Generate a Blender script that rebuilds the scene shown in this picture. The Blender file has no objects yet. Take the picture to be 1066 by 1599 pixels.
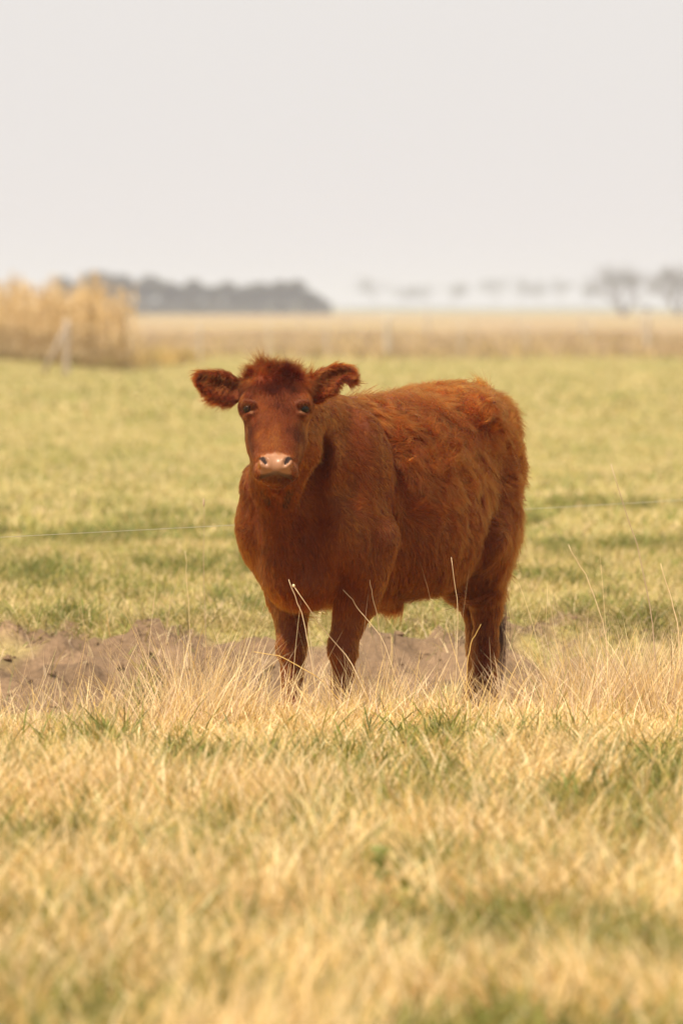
import bpy, math, random
import numpy as np
from mathutils import Vector, Matrix

SC = bpy.context.scene
COL = SC.collection
random.seed(7)
RNG = np.random.default_rng(7)
R = math.radians

# ------------------------------------------------------------------ camera, sky, sun, exposure
CAM_H = 1.5
FPX = 1599 * 197.0 / 36.0          # focal length in photograph pixels
PITCH = math.atan((799.5 - 480.0) / FPX)
cam = bpy.data.cameras.new('camera')
cam.sensor_fit = 'VERTICAL'; cam.sensor_height = 36.0; cam.sensor_width = 24.0
cam.lens = 197.0; cam.clip_start = 0.5; cam.clip_end = 30000.0
cam.dof.use_dof = True; cam.dof.focus_distance = 21.5; cam.dof.aperture_fstop = 3.5
cam_ob = bpy.data.objects.new('camera', cam); COL.objects.link(cam_ob)
cam_ob.location = (0, 0, CAM_H); cam_ob.rotation_euler = (R(90) - PITCH, 0, 0)
SC.camera = cam_ob

SUN_EL, SUN_AZ = 58.0, -38.0       # azimuth: 0 = behind the camera, negative = from the left
sd = Vector((math.sin(R(SUN_AZ)) * math.cos(R(SUN_EL)), -math.cos(R(SUN_AZ)) * math.cos(R(SUN_EL)), math.sin(R(SUN_EL))))
w = bpy.data.worlds.new('World'); SC.world = w; w.use_nodes = True
nt = w.node_tree; nt.nodes.clear()
sky = nt.nodes.new('ShaderNodeTexSky'); sky.sky_type = 'NISHITA'; sky.sun_disc = False
sky.sun_elevation = R(SUN_EL); sky.sun_rotation = math.atan2(sd.x, sd.y)
sky.air_density = 1.0; sky.dust_density = 4.0; sky.ozone_density = 1.0
hsv = nt.nodes.new('ShaderNodeHueSaturation'); hsv.inputs['Saturation'].default_value = 0.3; hsv.inputs['Value'].default_value = 0.46
tint = nt.nodes.new('ShaderNodeMix'); tint.data_type = 'RGBA'; tint.blend_type = 'MULTIPLY'
tint.inputs[0].default_value = 1.0; tint.inputs[7].default_value = (1.0, 0.965, 0.92, 1)
bg = nt.nodes.new('ShaderNodeBackground'); bg.inputs['Strength'].default_value = 0.1
wo = nt.nodes.new('ShaderNodeOutputWorld')
veil = nt.nodes.new('ShaderNodeMix'); veil.data_type = 'RGBA'; veil.inputs[0].default_value = 0.82     # thin high overcast: an even white veil over the clear sky
veil.inputs[7].default_value = (6.32, 6.27, 6.36, 1)
nt.links.new(sky.outputs[0], hsv.inputs['Color']); nt.links.new(hsv.outputs[0], veil.inputs[6]); nt.links.new(veil.outputs[2], tint.inputs[6])
nt.links.new(tint.outputs[2], bg.inputs['Color']); nt.links.new(bg.outputs[0], wo.inputs['Surface'])

sun = bpy.data.lights.new('sun', 'SUN'); sun.energy = 5.0; sun.angle = R(2.0); sun.color = (1.0, 0.90, 0.74)
sun_ob = bpy.data.objects.new('sun', sun); COL.objects.link(sun_ob)
sun_ob.rotation_euler = sd.to_track_quat('Z', 'Y').to_euler(); sun_ob.location = (-20, -20, 40)

SC.view_settings.view_transform = 'Standard'; SC.view_settings.look = 'None'
SC.view_settings.exposure = 0.62; SC.view_settings.gamma = 1.0; SC.view_settings.use_curve_mapping = False
SC.render.engine = 'CYCLES'
SC.cycles.use_denoising = True
SC.cycles.max_bounces = 8; SC.cycles.transparent_max_bounces = 8; SC.cycles.volume_bounces = 1
SC.cycles_curves.shape = 'RIBBONS'

# ------------------------------------------------------------------ helpers
TAB = np.random.default_rng(3).random((32, 32, 32)).astype(np.float32)
def noise3(x, y, z, s=1.0, off=0.0):
    """value noise in 0..1, wraps every 32 cells"""
    x = np.asarray(x, np.float32) * s + 100.3 + off; y = np.asarray(y, np.float32) * s + 57.7 + off * 1.7
    z = np.asarray(z, np.float32) * s + 11.1 + off * 0.6
    x, y, z = np.broadcast_arrays(x, y, z)
    xi = np.floor(x).astype(np.int64); yi = np.floor(y).astype(np.int64); zi = np.floor(z).astype(np.int64)
    fx, fy, fz = x - xi, y - yi, z - zi
    fx = fx * fx * (3 - 2 * fx); fy = fy * fy * (3 - 2 * fy); fz = fz * fz * (3 - 2 * fz)
    x0, x1 = xi & 31, (xi + 1) & 31; y0, y1 = yi & 31, (yi + 1) & 31; z0, z1 = zi & 31, (zi + 1) & 31
    def L(a, b, t): return a + (b - a) * t
    return L(L(L(TAB[x0, y0, z0], TAB[x1, y0, z0], fx), L(TAB[x0, y1, z0], TAB[x1, y1, z0], fx), fy),
             L(L(TAB[x0, y0, z1], TAB[x1, y0, z1], fx), L(TAB[x0, y1, z1], TAB[x1, y1, z1], fx), fy), fz)
def fbm(x, y, z, s=1.0, off=0.0, n=3):
    v = 0; a = 1.0; t = 0
    for i in range(n):
        v = v + a * noise3(x, y, z, s * 2.03 ** i, off + 7.3 * i); t += a; a *= 0.5
    return v / t
def sstep(a, b, x):
    t = np.clip((np.asarray(x, float) - a) / (b - a), 0, 1); return t * t * (3 - 2 * t)

def mesh_from(name, verts, tris, mat=None, smooth=True):
    """fast triangle / quad mesh from arrays"""
    verts = np.ascontiguousarray(verts, np.float32); tris = np.ascontiguousarray(tris, np.int32)
    k = tris.shape[1]
    me = bpy.data.meshes.new(name)
    me.vertices.add(len(verts)); me.vertices.foreach_set('co', verts.ravel())
    me.loops.add(tris.size); me.loops.foreach_set('vertex_index', tris.ravel())
    me.polygons.add(len(tris))
    me.polygons.foreach_set('loop_start', np.arange(0, tris.size, k, dtype=np.int32))
    me.polygons.foreach_set('use_smooth', np.full(len(tris), smooth, bool))
    me.update(calc_edges=True); me.validate()
    if mat: me.materials.append(mat)
    return me
def put(name, me, parent=None, label=None, cat=None, group=None, kind=None, loc=None, rz=None):
    o = bpy.data.objects.new(name, me); COL.objects.link(o)
    if parent is not None: o.parent = parent
    if label: o['label'] = label
    if cat: o['category'] = cat
    if group: o['group'] = group
    if kind: o['kind'] = kind
    if loc is not None: o.location = loc
    if rz is not None: o.rotation_euler = (0, 0, rz)
    return o
def vcol(me, col, name='tone'):
    a = me.attributes.new(name, 'FLOAT_COLOR', 'POINT')
    c = np.ones((len(col), 4), np.float32); c[:, :3] = col
    a.data.foreach_set('color', c.ravel())
def vfloat(me, val, name):
    a = me.attributes.new(name, 'FLOAT', 'POINT'); a.data.foreach_set('value', np.asarray(val, np.float32))

def mat_basic(name, col, rough=0.8, noise_scale=None, amount=0.3, spec=0.3):
    m = bpy.data.materials.new(name); m.use_nodes = True
    n = m.node_tree.nodes; l = m.node_tree.links; b = n['Principled BSDF']
    b.inputs['Roughness'].default_value = rough; b.inputs['Specular IOR Level'].default_value = spec
    if noise_scale:
        tc = n.new('ShaderNodeTexCoord'); nz = n.new('ShaderNodeTexNoise'); nz.inputs['Scale'].default_value = noise_scale
        nz.inputs['Detail'].default_value = 5
        mx = n.new('ShaderNodeMix'); mx.data_type = 'RGBA'
        mx.inputs[6].default_value = (*[c * (1 - amount) for c in col], 1); mx.inputs[7].default_value = (*[min(1, c * (1 + amount)) for c in col], 1)
        l.new(tc.outputs['Object'], nz.inputs['Vector']); l.new(nz.outputs['Fac'], mx.inputs[0]); l.new(mx.outputs[2], b.inputs['Base Color'])
    else:
        b.inputs['Base Color'].default_value = (*col, 1)
    return m
def mat_leafy(name, transl=0.35, rough=0.6, attr='tone', spec=0.25):
    """thin leaf / blade material: colour from the mesh attribute, part of the light passes through"""
    m = bpy.data.materials.new(name); m.use_nodes = True
    n = m.node_tree.nodes; l = m.node_tree.links; b = n['Principled BSDF']; out = n['Material Output']
    at = n.new('ShaderNodeAttribute'); at.attribute_name = attr
    tr = n.new('ShaderNodeBsdfTranslucent'); mx = n.new('ShaderNodeMixShader'); mx.inputs[0].default_value = transl
    b.inputs['Roughness'].default_value = rough; b.inputs['Specular IOR Level'].default_value = spec
    l.new(at.outputs['Color'], b.inputs['Base Color']); l.new(at.outputs['Color'], tr.inputs['Color'])
    l.new(b.outputs[0], mx.inputs[1]); l.new(tr.outputs[0], mx.inputs[2]); l.new(mx.outputs[0], out.inputs['Surface'])
    return m
def ray_ground(u, v, z=0.0):
    """point of the plane at height z that shows at photograph pixel (u, v): used to read positions off"""
    Y = (CAM_H - z) * FPX / (v - 480.0); return (u - 533) / FPX * Y, Y

def tube(points, radii, sides=6, cap=True):
    """verts, tris of a tube through points"""
    P = np.asarray(points, float); n = len(P); r = np.asarray(radii, float)
    T = np.gradient(P, axis=0); T /= np.linalg.norm(T, axis=1)[:, None] + 1e-9
    ref = np.array([0, 0, 1.0]) if abs(T[0, 2]) < 0.9 else np.array([1.0, 0, 0])
    V = []
    for i in range(n):
        a = np.cross(T[i], ref); a /= np.linalg.norm(a) + 1e-9; b = np.cross(T[i], a)
        for k in range(sides):
            t = 2 * math.pi * k / sides
            V.append(P[i] + r[i] * (math.cos(t) * a + math.sin(t) * b))
    F = []
    for i in range(n - 1):
        for k in range(sides):
            a0 = i * sides + k; a1 = i * sides + (k + 1) % sides; b0 = a0 + sides; b1 = a1 + sides
            F += [(a0, a1, b1), (a0, b1, b0)]
    if cap:
        for k in range(1, sides - 1):
            F.append((0, k + 1, k)); o = (n - 1) * sides; F.append((o, o + k, o + k + 1))
    return np.array(V), np.array(F)
def join(parts):
    V, F, o = [], [], 0
    for v, f in parts:
        V.append(v); F.append(np.asarray(f) + o); o += len(v)
    return np.concatenate(V), np.concatenate(F)

# ------------------------------------------------------------------ the ground
def crest_y(x):      # where the near grass ends and the ground falls to the hollow
    x = np.asarray(x, float)
    return 20.5 + .35 * (fbm(x, 0 * x, 0 * x, .9, 5) - .5) - 1.0 * sstep(-.25, -1.2, x)
def bank_y(x):       # upper edge of the bare far bank
    x = np.asarray(x, float)
    return 26.3 + 1.7 * (fbm(x, 0 * x, 0 * x, 1.1, 21) - .5) + .5 * (fbm(x, 0 * x, 0 * x, 4.5, 31) - .5) + .7 * sstep(.5, 1.0, x)
def soil_mask(x, y):
    yb = bank_y(x)
    m = sstep(22.2, 22.9, y + .8 * (fbm(x, y, 0 * x, 2.2, 3) - .5)) * sstep(yb + .12, yb - .10, y + .9 * (fbm(x, y, 0 * x, 4, 8) - .5))
    pt = fbm(x, y * .6, 0 * x, 1.6, 44)
    m = m * (1 - .9 * sstep(.54, .60, pt))
    return m * (1 - .45 * sstep(1.0, 1.3, x) * sstep(.35, .6, fbm(x, y, 0 * x, 1.2, 71) + .1))
def ground_h(x, y):
    x = np.asarray(x, float); y = np.asarray(y, float)
    yc = crest_y(x); yb = bank_y(x)
    h = -.14 * sstep(yc, yc + .75, y) - .20 * sstep(22.4, 23.7, y)
    h = h + .34 * sstep(yb - 2.2, yb + .1, y) ** 1.1
    near = sstep(60, 30, y) * (y > 5)
    h = h + near * (.030 * (fbm(x, y, 0 * x, 1.3, 2) - .5) * sstep(19.5, 18, y) + .05 * (fbm(x, y, 0 * x, .8, 6) - .5) * sstep(yb, yb + 1, y))
    sm = soil_mask(x, y)
    lump = fbm(x, y, 0 * x, 3.6, 15, 4) - .5
    h = h + sm * (.20 * lump + .24 * (fbm(x, y, 0 * x, 8.0, 77, 3) - .5) + .05 * np.abs(fbm(x, y, 0 * x, 11, 19, 2) - .5))
    return h
STRAW = np.array((0.650, 0.460, 0.185)); PALE = np.array((0.790, 0.615, 0.355)); OCHRE = np.array((0.448, 0.288, 0.088)); GREEN = np.array((0.180, 0.190, 0.038)); OLIVE = np.array((0.320, 0.248, 0.056)); PEACH = np.array((0.305, 0.215, 0.118))
SOIL = np.array((0.180, 0.116, 0.069))
def patch_near(x, y):       # 0 straw .. 1 green, in the near grass
    g = .85 * sstep(.51, .66, fbm(x, y * .7, 0 * x, 2.6, 3, 3))
    g = g * sstep(20.0, 19.0, y + .6 * sstep(-.2, -1.2, x))
    for (u, v, ru, rv, k) in ((690, 1292, 90, 26, 1.0), (560, 1300, 70, 22, .8), (1030, 1258, 60, 22, 1.0), (905, 1300, 60, 25, .8), (130, 1165, 60, 18, .45), (330, 1335, 80, 25, .6), (340, 1505, 60, 24, .9), (55, 1465, 60, 40, .7), (950, 1408, 60, 22, .8), (40, 1360, 60, 25, .5), (260, 1520, 50, 20, .6), (125, 1560, 90, 30, .6)):
        X, Y = ray_ground(u, v - 12); sx = ru / FPX * Y; sy = rv / FPX * Y * Y / CAM_H
        g = np.maximum(g, k * np.exp(-((x - X) / sx) ** 2 - ((y - Y) / sy) ** 2))
    return np.clip(g, 0, 1)
def patch_field(x, y):      # 0 straw .. 1 green, in the pasture beyond the hollow
    s = np.clip(30.0 / np.maximum(y, 20), .12, 1.2)
    a = fbm(x, y * .75, 0 * x, 1.9, 60, 3); b = fbm(x, y * .25, 0 * x, .33, 66, 2)
    g = sstep(.38, .72, .75 * a + .25 * b) * .74
    for (u, v, ru, rv, k) in ((170, 832, 80, 18, 1.0), (70, 900, 75, 24, 1.0), (300, 885, 70, 14, .45), (1000, 850, 50, 14, .7), (835, 812, 18, 9, 1.0), (820, 800, 40, 10, .4), (60, 705, 60, 10, .5), (420, 860, 50, 12, .3), (940, 905, 50, 14, .35)):
        X, Y = ray_ground(u, v); sx = ru / FPX * Y; sy = rv / FPX * Y * Y / CAM_H
        g = np.maximum(g, k * np.exp(-((x - X) / sx) ** 2 - ((y - Y) / sy) ** 2))
    return np.clip(g, 0, 1)
FIELD_STRAW = np.array((0.348, 0.276, 0.112)); FIELD_GREEN = np.array((0.180, 0.192, 0.040))
def ground_tone(x, y):
    x = np.asarray(x, float); y = np.asarray(y, float)
    sh = x.shape + (1,)
    gn = patch_near(x, y).reshape(sh); near = OCHRE * .85 * (1 - gn) + (OLIVE * .7) * gn
    gf = patch_field(x, y).reshape(sh) * .62 + .14; fld = (FIELD_STRAW * (1 - gf) + FIELD_GREEN * gf) * np.array((.92, .92, .90))
    far = (PEACH + (np.array((.31, .26, .085)) - PEACH) * (sstep(.5, .66, fbm(x, y * .25, 0 * x, .045, 81)) * .65).reshape(sh))
    edge = 168 + 26 * (fbm(x, 0 * x, 0 * x, .12, 14) - .5)
    k = sstep(edge - 12, edge + 14, y).reshape(sh); fld = fld * (1 - k) + far * k
    kk = sstep(900, 1500, y).reshape(sh); fld = fld * (1 - kk) + np.array((.26, .24, .10)) * kk
    sm = soil_mask(x, y).reshape(sh)
    k2 = sstep(21.2, 22.6, y).reshape(sh); c = near * (1 - k2) + fld * k2
    st = SOIL * (.72 + .55 * fbm(x, y, 0 * x, 4.0, 27)).reshape(sh)
    return c * (1 - sm) + st * sm
def soil_field_mat(name):
    m = bpy.data.materials.new(name); m.use_nodes = True
    n = m.node_tree.nodes; l = m.node_tree.links; b = n['Principled BSDF']
    b.inputs['Roughness'].default_value = .95; b.inputs['Specular IOR Level'].default_value = .1
    at = n.new('ShaderNodeAttribute'); at.attribute_name = 'tone'
    tc = n.new('ShaderNodeTexCoord')
    cur = at.outputs['Color']
    for sc, lo, hi in ((0.35, .85, 1.15), (3.0, .78, 1.22), (28.0, .75, 1.25)):
        nz = n.new('ShaderNodeTexNoise'); nz.inputs['Scale'].default_value = sc; nz.inputs['Detail'].default_value = 6; nz.inputs['Roughness'].default_value = .65
        mr = n.new('ShaderNodeMapRange'); mr.inputs[1].default_value = .3; mr.inputs[2].default_value = .7; mr.inputs[3].default_value = lo; mr.inputs[4].default_value = hi
        mx = n.new('ShaderNodeMix'); mx.data_type = 'RGBA'; mx.blend_type = 'MULTIPLY'; mx.inputs[0].default_value = 1
        l.new(tc.outputs['Object'], nz.inputs['Vector']); l.new(nz.outputs['Fac'], mr.inputs[0]); l.new(cur, mx.inputs[6]); l.new(mr.outputs[0], mx.inputs[7]); cur = mx.outputs[2]
    bp = n.new('ShaderNodeBump'); bp.inputs['Strength'].default_value = .9; bp.inputs['Distance'].default_value = .02
    nz = n.new('ShaderNodeTexNoise'); nz.inputs['Scale'].default_value = 35; nz.inputs['Detail'].default_value = 6
    l.new(tc.outputs['Object'], nz.inputs['Vector']); l.new(nz.outputs['Fac'], bp.inputs['Height']); l.new(bp.outputs[0], b.inputs['Normal'])
    l.new(cur, b.inputs['Base Color'])
    return m
def build_ground():
    def grow(a, b, step, f):
        o = [a]; s = step
        while abs(o[-1]) < abs(b): o.append(o[-1] + s); s *= f
        return o
    xr = grow(4.0, 6000, .12, 1.16); xs = np.array([-q for q in xr[::-1]] + list(np.arange(-3.95, 3.96, .05)) + xr)
    ys = np.concatenate([np.array([-80, -40, -20, -10, 0, 4, 7, 9]), np.arange(10, 22, .09), np.arange(22, 28, .04), np.arange(28, 40, .15), np.array(grow(40, 8000, .3, 1.045))])
    X, Y = np.meshgrid(xs, ys, indexing='xy'); Z = ground_h(X, Y)
    nx, ny = len(xs), len(ys); i = np.arange(nx * ny).reshape(ny, nx)
    Qd = np.stack([i[:-1, :-1], i[:-1, 1:], i[1:, 1:], i[1:, :-1]], -1).reshape(-1, 4)
    me = mesh_from('ground', np.stack([X, Y, Z], -1).reshape(-1, 3), Qd, soil_field_mat('ground'))
    vcol(me, ground_tone(X, Y).reshape(-1, 3)); print('ground', nx * ny)
    put('ground', me, kind='structure', label='flat pasture with a bare earth hollow behind the cow')
build_ground()

# pale air between here and the horizon
hz_m = bpy.data.materials.new('haze'); hz_m.use_nodes = True; hn = hz_m.node_tree; hn.nodes.clear()
ho = hn.nodes.new('ShaderNodeOutputMaterial'); hv_ = hn.nodes.new('ShaderNodeVolumePrincipled')
hv_.inputs['Color'].default_value = (.65, .69, .82, 1); hv_.inputs['Density'].default_value = .00034; hv_.inputs['Density Attribute'].default_value = ''; hv_.inputs['Anisotropy'].default_value = .0
hn.links.new(hv_.outputs[0], ho.inputs['Volume'])
bx = np.array([(a, b, c) for a in (-6500, 6500) for b in (-150, 9000) for c in (-1.6, 24)], float)
bq = np.array([(0, 1, 3, 2), (4, 6, 7, 5), (0, 4, 5, 1), (2, 3, 7, 6), (0, 2, 6, 4), (1, 5, 7, 3)])
put('haze', mesh_from('haze', bx, bq, hz_m, False), kind='stuff', label='thin pale haze over the plain')

# ------------------------------------------------------------------ the cow
COW_LOC = Vector((0.17, 21.7, -0.14)); COW_YAW = R(-120)   # forward = (-.5, -.866)

class Field:
    def __init__(s, lo, hi, h):
        s.h = h; s.lo = np.array(lo, float); s.n = np.ceil((np.array(hi) - s.lo) / h).astype(int) + 1
        s.D = np.full(s.n, 0.2, np.float32)
        s.ax = [(s.lo[i] + h * np.arange(s.n[i])).astype(np.float32) for i in range(3)]
    def box(s, lo, hi):
        a = np.clip(np.floor((np.array(lo) - s.lo) / s.h).astype(int), 0, s.n); b = np.clip(np.ceil((np.array(hi) - s.lo) / s.h).astype(int) + 1, 0, s.n)
        sl = tuple(slice(a[i], b[i]) for i in range(3))
        g = np.meshgrid(*[s.ax[i][sl[i]] for i in range(3)], indexing='ij', sparse=True)
        return sl, g
    def mix(s, sl, d, k, sub=False):
        D = s.D[sl]
        if sub:
            if k <= 0: D[...] = np.maximum(D, -d); return
            hh = np.clip(0.5 - 0.5 * (D + d) / k, 0, 1)
            D[...] = D + (-d - D) * hh + k * hh * (1 - hh)
        else:
            hh = np.clip(0.5 + 0.5 * (D - d) / k, 0, 1)
            D[...] = D + (d - D) * hh - k * hh * (1 - hh)
    def cap(s, a, b, ra, rb, k=0.03, sub=False):
        a = np.array(a, float); b = np.array(b, float); m = max(ra, rb) + k + 0.03
        sl, (X, Y, Z) = s.box(np.minimum(a, b) - m, np.maximum(a, b) + m)
        ba = b - a; L = (ba @ ba) + 1e-9
        t = np.clip(((X - a[0]) * ba[0] + (Y - a[1]) * ba[1] + (Z - a[2]) * ba[2]) / L, 0, 1).astype(np.float32)
        d = np.sqrt((X - a[0] - t * ba[0]) ** 2 + (Y - a[1] - t * ba[1]) ** 2 + (Z - a[2] - t * ba[2]) ** 2) - (ra + t * (rb - ra))
        s.mix(sl, d.astype(np.float32), k, sub)
    def ell(s, c, r, k=0.03, M=None, sub=False):
        """ellipsoid at c, radii r, axes = columns of M"""
        c = np.array(c, float); r = np.array(r, float); M = np.eye(3) if M is None else np.array(M, float)
        ext = np.sqrt(((M * r) ** 2).sum(1)) + k + 0.03
        sl, (X, Y, Z) = s.box(c - ext, c + ext)
        q = [((X - c[0]) * M[0, i] + (Y - c[1]) * M[1, i] + (Z - c[2]) * M[2, i]) for i in range(3)]
        k0 = np.sqrt(sum((q[i] / r[i]) ** 2 for i in range(3))); k1 = np.sqrt(sum((q[i] / r[i] ** 2) ** 2 for i in range(3))) + 1e-6
        s.mix(sl, (k0 * (k0 - 1) / k1).astype(np.float32), k, sub)
    def loft(s, st, k=0.03, p=2.3):
        """body of elliptical sections along x: rows x, half width, top, bottom"""
        st = np.array(st, float); x0, x1 = st[0, 0], st[-1, 0]
        sl, (X, Y, Z) = s.box((x0 - .06, -st[:, 1].max() - .08, st[:, 3].min() - .08), (x1 + .06, st[:, 1].max() + .08, st[:, 2].max() + .08))
        xs = X.ravel()
        def ip(c):   # smooth interpolation (Catmull-Rom like through dense resampling)
            xx = np.linspace(x0, x1, 200); v = np.interp(xx, st[:, 0], st[:, c])
            ker = np.hanning(17); ker /= ker.sum(); vp = np.pad(v, 8, mode='edge'); v = np.convolve(vp, ker, 'valid')
            return np.interp(xs, xx, v).reshape(X.shape)
        W, T, B = ip(1), ip(2), ip(3)
        H = (T - B) / 2; C = (T + B) / 2 - 0.04 * H
        hz = np.where(Z > C, T - C, C - B)
        q = (np.abs(Y / W) ** p + np.abs((Z - C) / hz) ** p) ** (1 / p)
        d = (q - 1) * np.minimum(W, hz)
        d = np.maximum(d, np.maximum(X - x1, x0 - X))
        s.mix(sl, d.astype(np.float32), k)
    def surface(s):
        """naive surface nets -> verts, quads"""
        D = s.D; S = D < 0
        n = D.shape
        c = S[:-1, :-1, :-1].astype(np.int8)
        for i in (0, 1):
            for j in (0, 1):
                for k in (0, 1):
                    if i + j + k: c = c + S[i:n[0] - 1 + i, j:n[1] - 1 + j, k:n[2] - 1 + k]
        act = (c > 0) & (c < 8)
        idx = np.argwhere(act); ids = -np.ones(act.shape, np.int32); ids[act] = np.arange(len(idx))
        cs = [(i, j, k) for i in (0, 1) for j in (0, 1) for k in (0, 1)]
        val = {q: D[idx[:, 0] + q[0], idx[:, 1] + q[1], idx[:, 2] + q[2]] for q in cs}
        P = np.zeros((len(idx), 3)); N = np.zeros(len(idx))
        for q in cs:
            for ax in range(3):
                if q[ax] == 0:
                    q2 = list(q); q2[ax] = 1; q2 = tuple(q2); a, b = val[q], val[q2]
                    cr = (a < 0) != (b < 0); t = np.where(cr, a / np.where(cr, a - b, 1), 0)
                    for e in range(3): P[:, e] += np.where(cr, q[e] + (t if e == ax else 0), 0)
                    N += cr
        V = s.lo + s.h * (idx + P / N[:, None])
        Q = []
        for ax in range(3):
            o1, o2 = (ax + 1) % 3, (ax + 2) % 3
            sa = [slice(1, n[i] - 1) for i in range(3)]; sa[ax] = slice(0, n[ax] - 1)
            sb = list(sa); sb[ax] = slice(1, n[ax])
            A, B = S[tuple(sa)], S[tuple(sb)]
            for flip, msk in ((0, A & ~B), (1, ~A & B)):
                e = np.argwhere(msk) + np.array([0 if i == ax else 1 for i in range(3)])
                def cell(d1, d2):
                    q = e.copy(); q[:, o1] -= d1; q[:, o2] -= d2; return ids[q[:, 0], q[:, 1], q[:, 2]]
                quad = np.stack([cell(1, 1), cell(0, 1), cell(0, 0), cell(1, 0)], 1)
                Q.append(quad[:, ::-1] if flip else quad)
        return V, np.concatenate(Q)

def rotz(a): c, s_ = math.cos(a), math.sin(a); return np.array([[c, -s_, 0], [s_, c, 0], [0, 0, 1.0]])
# head frame (columns: left, front, up) in cow coordinates
HEAD_T = R(20)
_Rinv = rotz(-COW_YAW)             # world -> cow directions
_hl = _Rinv @ np.array([1, 0, 0.0]); _hf = _Rinv @ np.array([0, -math.cos(HEAD_T), math.sin(HEAD_T)]); _hu = _Rinv @ np.array([0, math.sin(HEAD_T), math.cos(HEAD_T)])
HM = np.stack([_hl, _hf, _hu], 1)
def w2c(X, Y, Z): return _Rinv @ (np.array([X, Y, Z]) - np.array(COW_LOC))
HO = w2c((431 - 533) / FPX * 20.55, 20.55, CAM_H - (638 - 480) / FPX * 20.55)     # between the eyes
def H(a, b, c): return HO + HM @ np.array([a, b, c], float)

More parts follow.
